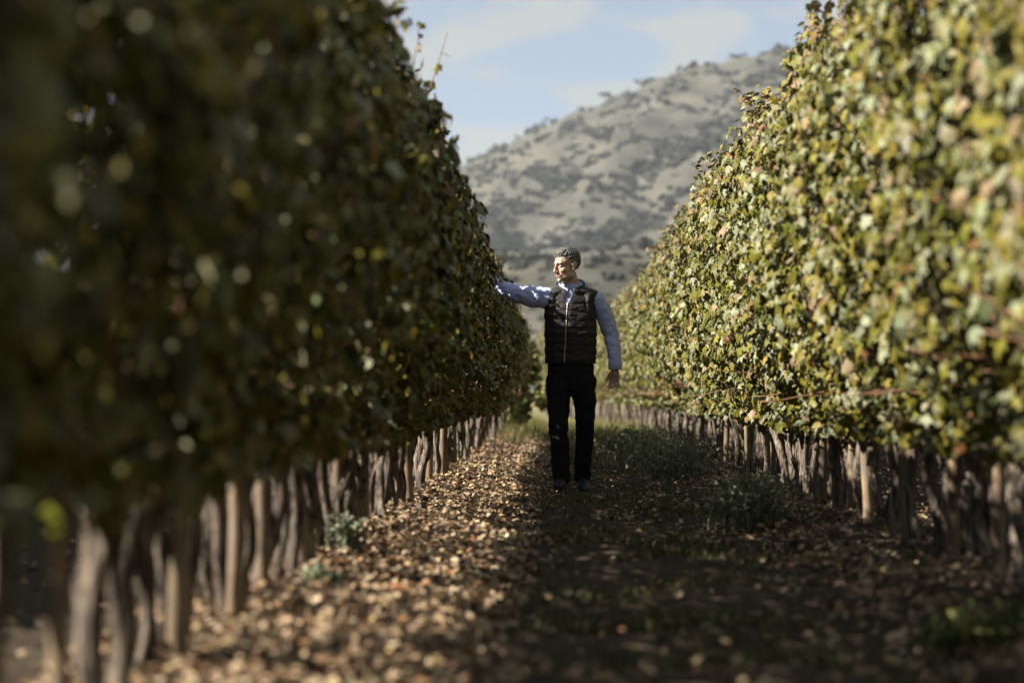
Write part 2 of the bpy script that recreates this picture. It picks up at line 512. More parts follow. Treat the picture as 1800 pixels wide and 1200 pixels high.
def build_vine(row, y, sp, face, label, group, detail, n_leaf, n_single, forked=False, z0=.66, low_canes=5, size=0.054):
    """detail 2: lobed leaves and single leaf parts; 1: plain leaves; the thing is an Empty at the vine's foot"""
    x = float(row.xc(y)) + rng.normal(0, .03)
    z = float(gh(x, y))
    root = empty('grapevine', (x, y, z))
    tag(root, label, 'vine', group)
    h = rng.uniform(.54, .66); r = rng.uniform(.021, .034)
    lean = (rng.normal(0, .03), rng.normal(-.075, .07))
    me, P = trunk_mesh(h, r, lean)
    link('trunk', me, M_BARK, root)
    if forked:
        me2, _ = trunk_mesh(h * rng.uniform(.8, 1.02), r * .95, (rng.normal(0, .05), -lean[1] + rng.normal(.05, .06)))
        link('trunk', me2, M_BARK, root, (rng.normal(0, .02), rng.choice([-1, 1]) * rng.uniform(.10, .26), 0))
    if face > 0 and 3.5 < y < 16:                        # old stools here carry a further stem
        me3, _ = trunk_mesh(h * rng.uniform(.7, .98), r * rng.uniform(.75, .95), (rng.normal(0, .05), rng.normal(-.04, .09)))
        link('trunk', me3, M_BARK, root, (rng.normal(-.03, .03), rng.uniform(-.27, .27), 0))
    top = P[-1]
    for sgn in (1, -1):
        child('arm', ARM_MESHES[rng.integers(8)], root, top, (0, 0, 0 if sgn > 0 else math.pi))
    for k in range(low_canes):
        sd = face if rng.random() < .75 else -face
        child('cane', CANE_MESHES[rng.integers(10)], root, (top[0] + .02 * sd, top[1] + rng.uniform(-.3, .3), top[2] + .04),
              (rng.normal(0, .25), sd * rng.uniform(.35, 1.15), 0), rng.uniform(.7, 1.2))
    H = float(row.top(y))
    Ps = []
    for k in range(5 if detail == 2 else 4):
        yy = rng.uniform(-.35, .35); xo = rng.normal(0, row.W * .38)
        b0 = Vector((float(row.xc(y)) - x + xo, yy, float(row.top(y + yy)) - z - .13 - .25 * abs(xo))); j = rng.integers(8)
        eu = (rng.normal(0, .28), rng.normal(0, .3) + .5 * xo, 0); sc = rng.uniform(.6, 1.1)
        child('shoot', SHOOT_MESHES[j], root, b0, eu, sc)
        mt = Matrix.LocRotScale(b0, Euler(eu), Vector((sc,) * 3))
        tip = Vector(SHOOT_TIPS[j])
        for t in np.linspace(.25, 1.0, 6):
            if rng.random() < .8 - .35 * t:
                Ps.append(np.array(mt @ Vector((tip.x * t * t, tip.y * t * t, tip.z * t))) + rng.normal(0, .012, 3))
    Ps = np.array(Ps).reshape(-1, 3) + [x, y, z]
    ns = len(Ps)
    Pp, N, T, Sz, zr = hedge_leaves(row, y - sp * .62, y + sp * .62, n_leaf, z0, size=size, face=face, face_frac=.56)
    nd = n_leaf // 16
    Pd = np.stack([row.xc(y) + face * rng.uniform(.0, .26, nd), y + rng.uniform(-.4, .4, nd), .52 + .2 * rng.random(nd)], -1)
    Pp = np.concatenate([Pp, Ps, Pd]); m = ns + nd
    N = np.concatenate([N, rng.normal(0, 1, (m, 3)) + [face * .6, 0, .4]]); T = np.concatenate([T, rng.normal(0, .5, (m, 3)) + [0, 0, -1]])
    Sz = np.concatenate([Sz, rng.uniform(.03, .055, ns), rng.uniform(.04, .075, nd)])
    zr = np.concatenate([zr, np.full(ns, 1.05), rng.random(nd) * .1])
    C = leaf_colors(len(Pp), zr)
    Pp = Pp - [x, y, z]
    if detail == 2:
        V, F, Cv = leaf_cloud(Pp, N, T, Sz, C, LEAF_HI, LEAF_HI_F)
    else:
        V, F, Cv = leaf_cloud(Pp, N, T, Sz, C, LEAF_LO, LEAF_LO_F)
    fo = link('foliage', mesh_np('foliage', V, F, Cv), M_LEAF, root)
    fo['kind'] = 'stuff'
    if n_single:
        yy = rng.uniform(-sp * .5, sp * .5, n_single); zr = rng.random(n_single) * .97
        zz = .55 + (row.top(y + yy) - .55) * zr
        xx = row.xc(y + yy) + face * (np.maximum(row.half(y + yy, zr), .1) + .015)
        c1 = leaf_colors(n_single, zr)
        for i in range(n_single):
            Nn = (face + random.gauss(0, .35), random.gauss(-.1, .4), .3 + random.gauss(0, .3))
            Tt = (face * .25 + random.gauss(0, .25), random.gauss(0, .45), -1)
            o = child('leaf', LEAF_MESHES[random.randrange(7)], root, (xx[i] - x, yy[i], zz[i] - z), euler_from(Nn, Tt), .056 * random.uniform(.7, 1.3))
            o.color = (*c1[i], 1)
    return root

# ------------------------------------------------------------------ the vine rows
SP = 0.54
k = 0
for i in range(77):
    y = -.5 + SP * i + rng.normal(0, .06)
    fk = rng.random() < .75
    seen = y > 3.9
    if seen: k += 1
    if not seen:
        lab = f'{ordinal(i - 4)} most blurred dark vine of the shaded row, leaves only in view' if i > 5 else 'nearest and most blurred dark vine leaves at the upper corner beside the camera'
        if i < 5: lab = 'unseen vine added to the shaded row level with the camera, beyond the picture edge'  # unseen, row carried back past the camera for the light in the alley
    elif k < 50:
        lab = f'{ordinal(k)} gnarled {"twin-stemmed vine" if fk else "vine"} from the camera in the shaded row the man touches'
    else:
        lab = 'small distant vine at the far end of the shaded row behind the man'
    grp = 'vines of the shaded row'
    det = 2 if y < 30 else 1
    build_vine(ROW_L, y, SP, 1, lab, grp, det, (1600 if y > 1.8 else 700) if y < 30 else 950, 42 if 9 < y < 24 else 0, fk, low_canes=2)
k = 0
for i in range(141):
    y = -1.28 + SP * i + rng.normal(0, .06)
    fk = rng.random() < .75
    if y > 5.0: k += 1
    if y <= 5.0:
        lab = 'unseen vine added to the sunlit row level with the camera, beyond the picture edge'  # out of view, added to block sky light from the near shaded row
    elif k < 50:
        lab = f'{ordinal(k)} gnarled {"twin-stemmed vine" if fk else "vine"} from the camera in the sunlit row opposite the man'
    else:
        lab = 'small distant vine at the far end of the sunlit row behind the man'
    det = 2 if y < 30 else 1
    build_vine(ROW_R, y, SP, -1, lab, 'vines of the sunlit row', det, (1550 if y > 4.5 else 700) if y < 30 else 900, 62 if 6.5 < y < 24 else 0, fk)

def copy_vine(src, loc, label, group):
    r = src.copy(); COL.objects.link(r); r.location = loc; r['label'] = label; r['group'] = group
    for c in src.children:
        d = c.copy(); COL.objects.link(d); d.parent = r
    return r
def side_row(row, face, ys, label, group, x_of):
    protos = []
    for i, y in enumerate(ys):
        if i < 5:
            v = build_vine(row, y, .9, face, label, group, 1, 1000, 0, low_canes=1, size=.11, z0=.22)  # foliage hung low here to darken the gaps between the nearer trunks
            protos.append(v)
        else:
            copy_vine(protos[i % 5], (x_of(y), y, float(gh(x_of(y), y))), label, group)
side_row(ROW_LL, 1, [2.0 + .9 * i for i in range(46)], 'dim vine of the next row, glimpsed in the dark gaps between the shaded trunks', 'vines of the next row beyond the shaded row', lambda y: float(ROW_LL.xc(y)))
side_row(ROW_RR, -1, [9.0 + .9 * i for i in range(44)], 'dim vine of the next row, glimpsed in the dark gaps between the sunlit trunks', 'vines of the next row beyond the sunlit row', lambda y: float(ROW_RR.xc(y)))

# ------------------------------------------------------------------ split wooden stakes in the rows
def stake_mesh(h, w, d, lean):
    s = np.linspace(0, 1, 8)
    sides = 7
    th = np.linspace(0, 2 * math.pi, sides, endpoint=False) + rng.uniform(0, 1)
    prof = np.stack([np.cos(th) * w * rng.uniform(.75, 1.1, sides), np.sin(th) * d * rng.uniform(.75, 1.1, sides)], -1)
    V = []
    for t in s:
        j = rng.normal(0, .0025, prof.shape)
        zc = -.1 + (h + .1) * t
        tz = (rng.uniform(-.02, .02, sides) if t == 1 else np.zeros(sides))
        p = (prof + j) * (1 - .12 * t)
        V.append(np.stack([p[:, 0] + lean[0] * t, p[:, 1] + lean[1] * t + .012 * math.sin(4 * t), zc + tz], -1))
    V = np.concatenate(V)
    i = np.arange(7)[:, None] * sides + np.arange(sides)[None]
    j = np.arange(7)[:, None] * sides + (np.arange(sides)[None] + 1) % sides
    F = np.stack([i, j, j + sides, i + sides], -1).reshape(-1, 4)
    me = mesh_np('wooden_stake', V, F)
    bm = bmesh.new(); bm.from_mesh(me)
    bmesh.ops.holes_fill(bm, edges=[e for e in bm.edges if e.is_boundary], sides=0)
    bm.to_mesh(me); bm.free()
    return me
for row, face, ys, side in ((ROW_L, 1, [4.55, 6.15, 7.05, 7.75, 9.1, 10.6, 11.9, 13.7, 15.3, 17.2, 19.4, 22.0], 'shaded'),
                            (ROW_R, -1, [8.9, 10.0, 11.1, 12.6, 13.5, 14.9, 16.4, 18.2, 20.5, 23.1], 'sunlit')):
    for i, y in enumerate(ys):
        me = stake_mesh(rng.uniform(.58, .8), rng.uniform(.022, .034), rng.uniform(.018, .028), (rng.normal(0, .02), rng.normal(-.05, .06)))
        x = row.x + face * rng.uniform(.0, .07)
        o = link('wooden_stake', me, M_STAKE, None, (x, y, float(gh(x, y))))
        tag(o, f'{ordinal(i + 1)} pale split wooden stake from the camera among the {side} trunks', 'stake', f'stakes along the {side} row')

# ------------------------------------------------------------------ leaf litter, grass and weeds
def litter_pts(n, xr, yr, dens=None):
    y = yr[0] + (yr[1] - yr[0]) * rng.random(n) ** 1.35
    x = rng.uniform(xr[0], xr[1], n)
    return x, y
PAL_DRY = np.array([(.31, .23, .15), (.24, .165, .105), (.36, .28, .195), (.13, .08, .05), (.24, .12, .06), (.31, .235, .11), (.08, .052, .037)])
def dry_colors(n, w=None):
    p = np.array([.26, .21, .18, .15, .06, .04, .10]) if w is None else np.array(w)
    return PAL_DRY[rng.choice(7, n, p=p / p.sum())] * rng.uniform(.75, 1.2, (n, 1))
xs, ys = [], []
for n, xr, yr in ((44000, (-1.28, -.1), (4.0, 42)), (16000, (-.1, 1.3), (4.5, 42)), (9000, (1.0, 2.1), (5.5, 42)), (2500, (-3.4, -1.3), (3, 30)), (7000, (2.0, 5.2), (6, 40))):
    a, b = litter_pts(n, xr, yr); xs.append(a); ys.append(b)
x = np.concatenate(xs); y = np.concatenate(ys); n = len(x)
keep = rng.random(n) < np.clip(np.where(x < 0, np.exp(-(np.clip(x + .38, 0, 9) / .22) ** 2), np.exp(-(np.clip(1.25 - x, 0, 9) / .30) ** 2) * .8) + .10 + .14 * (np.sin(2.3 * y + 3 * x) > .3), 0, 1)  # fewer leaves mid-alley, where grass shows; also deepens the shade there
x, y = x[keep], y[keep]; n = len(x)
P = np.stack([x, y, gh(x, y) + rng.uniform(.004, .03, n)], -1)
N = np.stack([rng.normal(0, .42, n), rng.normal(0, .42, n), np.ones(n)], -1)
T = np.stack([rng.normal(0, 1, n), rng.normal(0, 1, n), rng.normal(0, .12, n)], -1)
V, F, Cv = leaf_cloud(P, N, T, rng.uniform(.013, .036, n), dry_colors(n), LEAF_LO, LEAF_LO_F, rng.uniform(-2.8, 3.2, n), .07)
lit = link('leaf_litter', mesh_np('leaf_litter', V, F, Cv), M_LITTER)
tag(lit, 'thick carpet of brown fallen vine leaves covering the alley soil', 'litter', kind='stuff')

DRY_MESHES = []
for i in range(6):
    V, F, _ = leaf_cloud(np.zeros((1, 3)), np.array([[0, 0, 1.]]), np.array([[0, -1., 0]]), np.array([1.]), np.zeros((1, 3)), LEAF_HI, LEAF_HI_F, np.array([(-1) ** i * (1.2 + .35 * i)]), .07)
    me = mesh_np('fallen_leaf', V, F); me.materials.append(M_LITTER_OBJ); DRY_MESHES.append(me)
for i in range(170):
    yy = 6.3 + 17 * random.random() ** 1.3
    xx = random.uniform(-.98, -.12) if i < 120 else random.uniform(.2, 1.5)
    o = bpy.data.objects.new('fallen_leaf', DRY_MESHES[i % 6]); COL.objects.link(o)
    o.location = (xx, yy, float(gh(xx, yy)) + .022)
    o.rotation_euler = (random.gauss(0, .35), random.gauss(0, .35), random.uniform(0, 6.28))
    s = random.uniform(.035, .065); o.scale = (s, s, s)
    c = dry_colors(1, [.3, .15, .25, .05, .12, .12, .01])[0]; o.color = (*c, 1)
    if i < 120:
        tag(o, 'curled tan fallen leaf lying on the sunlit strip beside the shaded trunks', 'leaf', 'fallen leaves on the sunlit strip')
    else:
        tag(o, 'curled brown fallen leaf lying on the shaded side of the alley', 'leaf', 'fallen leaves in the shade of the alley')

def blades(P, h, lean, w, C, seg=3):
    n = len(P)
    a = rng.uniform(0, 6.28, n)
    D = np.stack([np.cos(a), np.sin(a), np.zeros(n)], -1)
    W = np.stack([-np.sin(a), np.cos(a), np.zeros(n)], -1)
    Vs = []
    for s in np.linspace(0, 1, seg):
        c = P + D * (lean * h * s ** 2)[:, None] + np.array([0, 0, 1.]) * (h * (s - .25 * lean * s * s))[:, None]
        ww = (w * (1 - .92 * s))[:, None]
        Vs += [c - W * ww, c + W * ww]
    V = np.stack(Vs, 1)
    k = 2 * seg
    f = np.array([(2 * i, 2 * i + 1, 2 * i + 3, 2 * i + 2) for i in range(seg - 1)])
    F = (f[None] + (np.arange(n) * k)[:, None, None]).reshape(-1, 4)
    return V.reshape(-1, 3), F, np.repeat(C, k, 0)
n = 62000
x = rng.normal(.38, .42, n); y = 4.5 + 36 * rng.random(n) ** 1.25
keep = (np.sin(3.1 * x + 1.7 * y) + np.sin(5.2 * y - 2 * x) + rng.normal(0, .7, n)) > .1
x, y = x[keep], y[keep]
n2 = 9000
x = np.concatenate([x, rng.uniform(-1.2, 2.2, n2)]); y = np.concatenate([y, rng.uniform(36, 60, n2)]); n = len(x)
x = x + np.where(y > 40, row_bend(y), 0)
P = np.stack([x, y, gh(x, y) - .005], -1)
g0 = np.array([(.032, .046, .012), (.052, .064, .018), (.09, .09, .03), (.14, .115, .05)])
C = g0[rng.choice(4, n, p=[.35, .35, .18, .12])]
C = np.where((y > 36)[:, None], np.array([(.16, .155, .052)]) * rng.uniform(.7, 1.2, (n, 1)), C)
V, F, Cv = blades(P, rng.uniform(.025, .075, n) * np.where(y > 36, 3.2, 1), rng.uniform(.2, 1.1, n), rng.uniform(.0015, .0035, n) * np.where(y > 36, 2, 1), C)
gr = link('grass', mesh_np('grass', V, F, Cv), M_GRASS)
tag(gr, 'short thin grass scattered over the middle of the alley', 'grass', kind='stuff')

def weed(x, y, rad, h, n, cols, label, leafy=True, loose=1.0):
    P = np.stack([rng.normal(0, rad * .42, n), rng.normal(0, rad * .42, n), np.zeros(n) - .01], -1)
    hh = h * rng.uniform(.45, 1.05, n)
    C = np.array(cols)[rng.integers(len(cols), size=n)] * rng.uniform(.75, 1.2, (n, 1))
    root = empty('weed_clump', (x, y, float(gh(x, y))))
    tag(root, label, 'weed', 'weeds growing along the alley')
    V, F, Cv = blades(P, hh, rng.uniform(.15, .75, n) * loose, np.full(n, .0032), C, 5)
    st = link('stems', mesh_np('stems', V, F, Cv), M_GRASS, root); st['kind'] = 'stuff'
    if leafy:
        m = n * 9
        src = rng.integers(n, size=m); s = rng.uniform(.25, 1, m)
        Vb = V.reshape(n, -1, 3)
        idx = np.minimum((s * 4).astype(int), 3); f = s * 4 - idx
        c0 = (Vb[src, idx * 2] + Vb[src, idx * 2 + 1]) / 2; c1 = (Vb[src, idx * 2 + 2] + Vb[src, idx * 2 + 3]) / 2
        Q = c0 + (c1 - c0) * f[:, None]
        V2, F2, C2 = leaf_cloud(Q, rng.normal(0, 1, (m, 3)) + [0, 0, .5], rng.normal(0, 1, (m, 3)) + [0, 0, .6], rng.uniform(.018, .045, m), C[src] * 1.1, LEAF_LO * [.35, 1, 1], LEAF_LO_F)
        lf = link('foliage', mesh_np('foliage', V2, F2, C2), M_GRASS, root); lf['kind'] = 'stuff'
    return root
SAGE = [(.17, .19, .125), (.23, .245, .175), (.13, .155, .09)]
GRN = [(.05, .075, .018), (.085, .10, .03), (.11, .11, .04)]
weed(.98, 20.2, .36, .50, 260, SAGE, 'largest feathery grey-green weed in the alley, right of the man')
weed(.80, 22.6, .34, .48, 220, SAGE, 'feathery grey-green weed just behind the largest one beside the sunlit row')
weed(1.12, 24.6, .32, .48, 190, SAGE, 'grey-green weed against the sunlit trunks, beyond the two feathery ones')
weed(.70, 27.5, .28, .38, 130, SAGE, 'dim grey-green weed farthest along the shaded edge of the sunlit row')
weed(1.03, 13.0, .24, .33, 190, SAGE, 'low feathery weed alone between the man and the sunlit trunks in front')
weed(1.35, 16.6, .18, .20, 80, SAGE, 'small grey weed at the feet of the sunlit trunks')
weed(1.22, 7.0, .20, .16, 70, GRN, 'blurred bright green weed at the lower corner by the sunlit row')
weed(-.93, 10.3, .10, .17, 60, SAGE, 'small pale weed at the foot of the shaded trunks')
weed(-.86, 8.6, .10, .08, 30, SAGE, 'low pale weed on the sunlit strip by the shaded trunks')
weed(-.62, 33.0, .30, .42, 160, [(.18, .16, .07), (.14, .135, .06), (.21, .18, .095)], 'pale yellow sunlit grass tuft by the far shaded trunks', False)
weed(-.52, 36.0, .34, .5, 160, [(.18, .165, .065), (.14, .14, .05), (.21, .18, .08)], 'farthest pale yellow grass tuft at the end of the shaded row', False)

# ------------------------------------------------------------------ scrub on the hill
def shrub_mesh(n, flat=0.55, seed_cols=((.020, .021, .020), (.027, .028, .025), (.016, .017, .017)), size=.3):
    lob = rng.normal(0, .38, (6, 3)) * [1, 1, .35]; lob[:, 2] = np.abs(lob[:, 2]) + .12
    src = rng.integers(6, size=n)
    d = unit(rng.normal(0, 1, (n, 3)))
    P = lob[src] + d * rng.uniform(.22, .42, (n, 1)) * [1, 1, .8]
    P[:, 2] = np.maximum(P[:, 2], .02) * flat / .55
    C = np.array(seed_cols)[rng.integers(3, size=n)] * rng.uniform(.7, 1.3, (n, 1))
    return leaf_cloud(P, d + rng.normal(0, .3, (n, 3)), rng.normal(0, 1, (n, 3)), rng.uniform(.6, 1.3, n) * size, C, LEAF_LO, LEAF_LO_F)
SHRUBS = []
for i in range(7):
    V, F, C = shrub_mesh(34, size=.42)
    me = mesh_np('hill_shrub', V, F, C); me.materials.append(M_SCRUB); SHRUBS.append((me, V, F, C))
def scrub_density(x, y):
    t = (y - 640) / 560
    nz = np.sin(x * .16 + .05 * y) + np.sin(y * .10 - x * .05) + np.sin(x * .09 - y * .03 + 2) + .8 * np.sin(x * .31 + y * .2)
    return np.clip(.75 - .6 * t, .1, 1) * np.clip(.25 + (t - .08) * 5, .25, 1) * (nz > -.55 + 1.1 * np.clip(t, 0, 1)) + .06
def scatter(n, in_view):
    out = []
    while len(out) < n:
        y = rng.uniform(300, 1215)
        if in_view:
            x = (rng.uniform(800, 1420) - 985) / F_PX * y
        else:
            x = rng.uniform(-260, 420)
            px = 985 + x / y * F_PX
            if 800 < px < 1420 and y < 640: continue
        if 430 < y < 690: continue                      # dead ground behind the foothill
        if y < 430 and rng.random() > .3: continue
        if rng.random() < float(scrub_density(x, y)): out.append((x, y))
    return out
foot_spots = [((rng.uniform(860, 1140) - 985) / F_PX * yy, yy) for yy in rng.uniform(255, 405, 60)]
for x, y in scatter(230, True) + foot_spots:
    me = SHRUBS[rng.integers(7)][0]
    o = bpy.data.objects.new('hill_shrub', me); COL.objects.link(o)
    s = rng.uniform(2.2, 4.8) * (.48 if y < 450 else 1) * (.85 if y > 1000 else 1)
    o.location = (x, y, float(hill_h(x, y)) - .15)
    o.scale = (s * rng.uniform(.9, 1.3), s, s * rng.uniform(.8, 1.2)); o.rotation_euler = (0, 0, rng.uniform(-.5, .5))
    if y < 450:
        tag(o, 'dark shrub on the pale foothill behind the man', 'shrub', 'shrubs on the foothill')
    else:
        tag(o, 'dark shrub on the slope of the distant hill', 'shrub', 'shrubs on the hillside')
Vs, Fs, Cs, off = [], [], [], 0
for x, y in scatter(2500, True) + scatter(800, False):
    _, V, F, C = SHRUBS[rng.integers(7)]
    s = rng.uniform(1.3, 3.6) * (.45 if y < 450 else 1)
    W = V * [s * 1.1, s, s * .95] + [x, y, float(hill_h(x, y)) - .15]
    Vs.append(W); Fs.append(F + off); Cs.append(C); off += len(V)
scr = link('scrub', mesh_np('scrub', np.concatenate(Vs), np.concatenate(Fs), np.concatenate(Cs)), M_SCRUB)
tag(scr, 'low dark scrub covering the hillside in streaks', 'scrub', kind='stuff')

def hill_tree(px, h, wide, label, lean=0.0):
    y = 1196.0
    x = (px - 985) / F_PX * y
    z = float(hill_h(x, y))
    root = empty('hill_tree', (x, y, z - .3))
    tag(root, label, 'tree', 'trees on the skyline of the hill')
    link('trunk', path_mesh('trunk', [(0, 0, 0), (lean * .3, 0, h * .4), (lean * .8, 0, h * .75)], .28, .12, 7, 8, .05), M_BARK, root)
    n = 150
    lob = rng.normal(0, 1, (5, 3)) * [wide * .34, wide * .3, h * .10] + [lean, 0, h * .72]
    src = rng.integers(5, size=n); d = unit(rng.normal(0, 1, (n, 3)))
    P = lob[src] + d * rng.uniform(.3, 1, (n, 1)) * [wide * .22, wide * .22, h * .18]
    V, F, C = leaf_cloud(P, d + rng.normal(0, .4, (n, 3)), rng.normal(0, 1, (n, 3)), rng.uniform(.5, 1.1, n) * .9, np.array([(.03, .035, .025)]) * rng.uniform(.7, 1.4, (n, 1)), LEAF_LO, LEAF_LO_F)
    cr = link('crown', mesh_np('crown', V, F, C), M_SCRUB, root); cr['kind'] = 'stuff'
hill_tree(958, 4.6, 7.0, 'lone windswept tree on the skyline, leftmost of the hilltop trees', 1.0)
hill_tree(1023, 3.2, 6.0, 'low rounded tree on the skyline, just left of the bushiest one')
hill_tree(1065, 5.6, 6.6, 'bushiest dark tree on the skyline of the hill')
hill_tree(1130, 3.4, 7.5, 'broad low tree on the skyline, right of the bushiest one')
hill_tree(1195, 4.2, 4.2, 'compact tree on the upper skyline of the hill')
hill_tree(1250, 3.0, 4.6, 'small tree on the upper skyline near the sunlit vines')
hill_tree(1300, 2.6, 5.2, 'low tree on the skyline nearest the sunlit vines')
hill_tree(872, 3.0, 2.6, 'tiny thin tree low on the skyline by the shaded vines')

# bush at the end of the shaded row
def bush(x, y, w, h, n, label, cols):
    root = empty('bush', (x, y, float(gh(x, y)) - .03)); tag(root, label, 'bush')
    for j in range(4):
        link('stem', path_mesh('stem', [(0, 0, 0), (rng.normal(0, w * .1), rng.normal(0, w * .1), h * .5), (rng.normal(0, w * .25), rng.normal(0, w * .25), h * .85)], .02, .008, 5, 7), M_CANE, root)
    lob = np.stack([rng.normal(0, w * .22, 9), rng.normal(0, w * .3, 9), rng.uniform(.15, .8, 9) * h], -1)
    src = rng.integers(9, size=n); d = unit(rng.normal(0, 1, (n, 3)))
    P = lob[src] + d * rng.uniform(.4, 1, (n, 1)) * [w * .25, w * .25, h * .22]
    P[:, 2] = np.maximum(P[:, 2], .05)
    V, F, C = leaf_cloud(P, d + rng.normal(0, .4, (n, 3)), rng.normal(0, 1, (n, 3)) - [0, 0, .6], rng.uniform(.06, .12, n), np.array(cols)[rng.integers(len(cols), size=n)] * rng.uniform(.7, 1.25, (n, 1)), LEAF_LO, LEAF_LO_F)
    f = link('foliage', mesh_np('foliage', V, F, C), M_LEAF, root); f['kind'] = 'stuff'
bush(-.78, 44.5, 1.0, 2.0, 2600, 'blurred olive green bush past the end of the shaded row', [(.065, .075, .02), (.11, .105, .03), (.045, .055, .014)])
bush(-.75, 47.5, .9, 1.7, 2000, 'paler yellowish bush behind the olive green one', [(.14, .13, .04), (.10, .10, .03), (.17, .145, .055)])

# ------------------------------------------------------------------ the man
PX, PY = 0.075, 17.75
def ico(sub=2):
    bm = bmesh.new(); bmesh.ops.create_icosphere(bm, subdivisions=sub, radius=1.0)
    V = np.array([v.co[:] for v in bm.verts]); F = np.array([[v.index for v in f.verts] for f in bm.faces]); bm.free()
    return V, F
ICO_V, ICO_F = ico(2)
def ell(c, r, rot=None):
    """one ellipsoid: centre, radii, optional rotation matrix"""
    r = (r, r, r) if np.isscalar(r) else r
    V = ICO_V * np.array(r)
    if rot is not None: V = V @ np.array(rot).T
    return V + np.array(c)
def chain(pts, step=.25):
    """pts: list of (centre, (rx,ry,rz)); dense overlapping ellipsoids between neighbours"""
    out = []
    for (a, ra), (b, rb) in zip(pts[:-1], pts[1:]):
        a, b = np.array(a, float), np.array(b, float)
        ra = np.array((ra,) * 3 if np.isscalar(ra) else ra, float); rb = np.array((rb,) * 3 if np.isscalar(rb) else rb, float)
        n = max(2, int(np.linalg.norm(b - a) / (step * min(ra.min(), rb.min()))) + 1)
        for t in np.linspace(0, 1, n):
            out.append(ell(a + (b - a) * t, ra + (rb - ra) * t))
    return out
def fuse(name, blobs, voxel, smooth=6):
    """one continuous skin over many overlapping blobs"""
    V = np.concatenate(blobs); nb = len(ICO_V)
    F = (ICO_F[None] + (np.arange(len(blobs)) * nb)[:, None, None]).reshape(-1, 3)
    me = mesh_np(name, V, F)
    o = bpy.data.objects.new(name, me); COL.objects.link(o)
    m = o.modifiers.new('r', 'REMESH'); m.mode = 'VOXEL'; m.voxel_size = voxel
    s = o.modifiers.new('s', 'SMOOTH'); s.factor = .5; s.iterations = smooth
    dg = bpy.context.evaluated_depsgraph_get()
    out = bpy.data.meshes.new_from_object(o.evaluated_get(dg))
    bpy.data.objects.remove(o); bpy.data.meshes.remove(me)
    out.polygons.foreach_set('use_smooth', np.ones(len(out.polygons), dtype=bool))
    out.name = name
    return out
def get_v(me):
    a = np.empty(len(me.vertices) * 3, np.float32); me.vertices.foreach_get('co', a); return a.reshape(-1, 3).astype(float)
def set_v(me, V):
    me.vertices.foreach_set('co', V.astype(np.float32).ravel()); me.update()
def get_n(me):
    return np.array([n.vector[:] for n in me.vertex_normals])
def cut(me, keep):
    """drop the vertices that are not kept"""
    bm = bmesh.new(); bm.from_mesh(me); bm.verts.ensure_lookup_table()
    bmesh.ops.delete(bm, geom=[bm.verts[i] for i in np.nonzero(~keep)[0]], context='VERTS')
    bm.to_mesh(me); bm.free(); me.update()
def folds(V, f, amp, seed=0.0):
    return np.array([amp * (mnoise.noise(Vector((v[0] * f[0] + seed, v[1] * f[1], v[2] * f[2]))) + .5 * mnoise.noise(Vector((v[0] * f[0] * 2.1, v[1] * f[1] * 2.1 + seed, v[2] * f[2] * 2.1)))) for v in V])

def cloth(name, color, rough, spec, nscale=220, nb=0.15, sheen=0.0, var=0.12):
    m, n, l, b = principled(name, color, rough, spec)
    t = noise_node(n, l, nscale, 2, 0.5)
    t2 = noise_node(n, l, 9, 3, 0.5)
    c = np.array(color)
    r1 = ramp(n, [(0.3, tuple(c * (1 - var))), (0.7, tuple(c * (1 + var)))])
    l.new(t2.outputs['Fac'], r1.inputs['Fac']); l.new(r1.outputs['Color'], b.inputs['Base Color'])
    bump(n, l, b, t.outputs['Fac'], nb, 0.002)
    b.inputs['Sheen Weight'].default_value = sheen
    return m
M_VEST = cloth('black_nylon', (.018, .016, .0165), .62, .2, 90, .2)
M_SHIRT = cloth('blue_cotton', (.29, .33, .53), .8, .2, 300, .1)
M_TROUSER = cloth('navy_trousers', (.009, .009, .013), .85, .12, 300, .15)
M_SHOE = cloth('navy_shoe', (.018, .022, .038), .55, .35, 150, .2)
M_ZIP, _n, _l, _b = principled('zip_metal', (.42, .40, .37), .35, .6); _b.inputs['Metallic'].default_value = .6
M_SKIN, _n, _l, _b = principled('skin', (.42, .245, .165), .52, .4)
_t = noise_node(_n, _l, 28, 4, .6); _r = ramp(_n, [(.32, (.27, .165, .12)), (.68, (.37, .245, .185))])
_l.new(_t.outputs['Fac'], _r.inputs['Fac']); _l.new(_r.outputs['Color'], _b.inputs['Base Color'])
_b.inputs['Subsurface Weight'].default_value = .08; _b.inputs['Subsurface Radius'].default_value = (.01, .004, .002)
M_HAIR, _n, _l, _b = principled('grey_hair', (.1, .1, .1), .6, .35)
_t = noise_node(_n, _l, 75, 5, .7); _r = ramp(_n, [(.36, (.020, .019, .019)), (.52, (.060, .058, .056)), (.66, (.16, .156, .15))])
_l.new(_t.outputs['Fac'], _r.inputs['Fac']); _l.new(_r.outputs['Color'], _b.inputs['Base Color'])
bump(_n, _l, _b, _t.outputs['Fac'], .25, .003)
M_BROW, *_ = principled('eyebrow_hair', (.030, .025, .022), .7, .2)
M_EYE, *_ = principled('eye_dark', (.035, .022, .016), .15, .5)
M_EYEW, *_ = principled('eye_white', (.50, .47, .44), .3, .5)
M_LIP, *_ = principled('lip', (.30, .13, .10), .5, .3)

man = empty('person', (PX, PY, float(gh(PX, PY)) + .004))
tag(man, 'man in black quilted vest and light blue shirt walking, one arm reaching into the leaves', 'person')

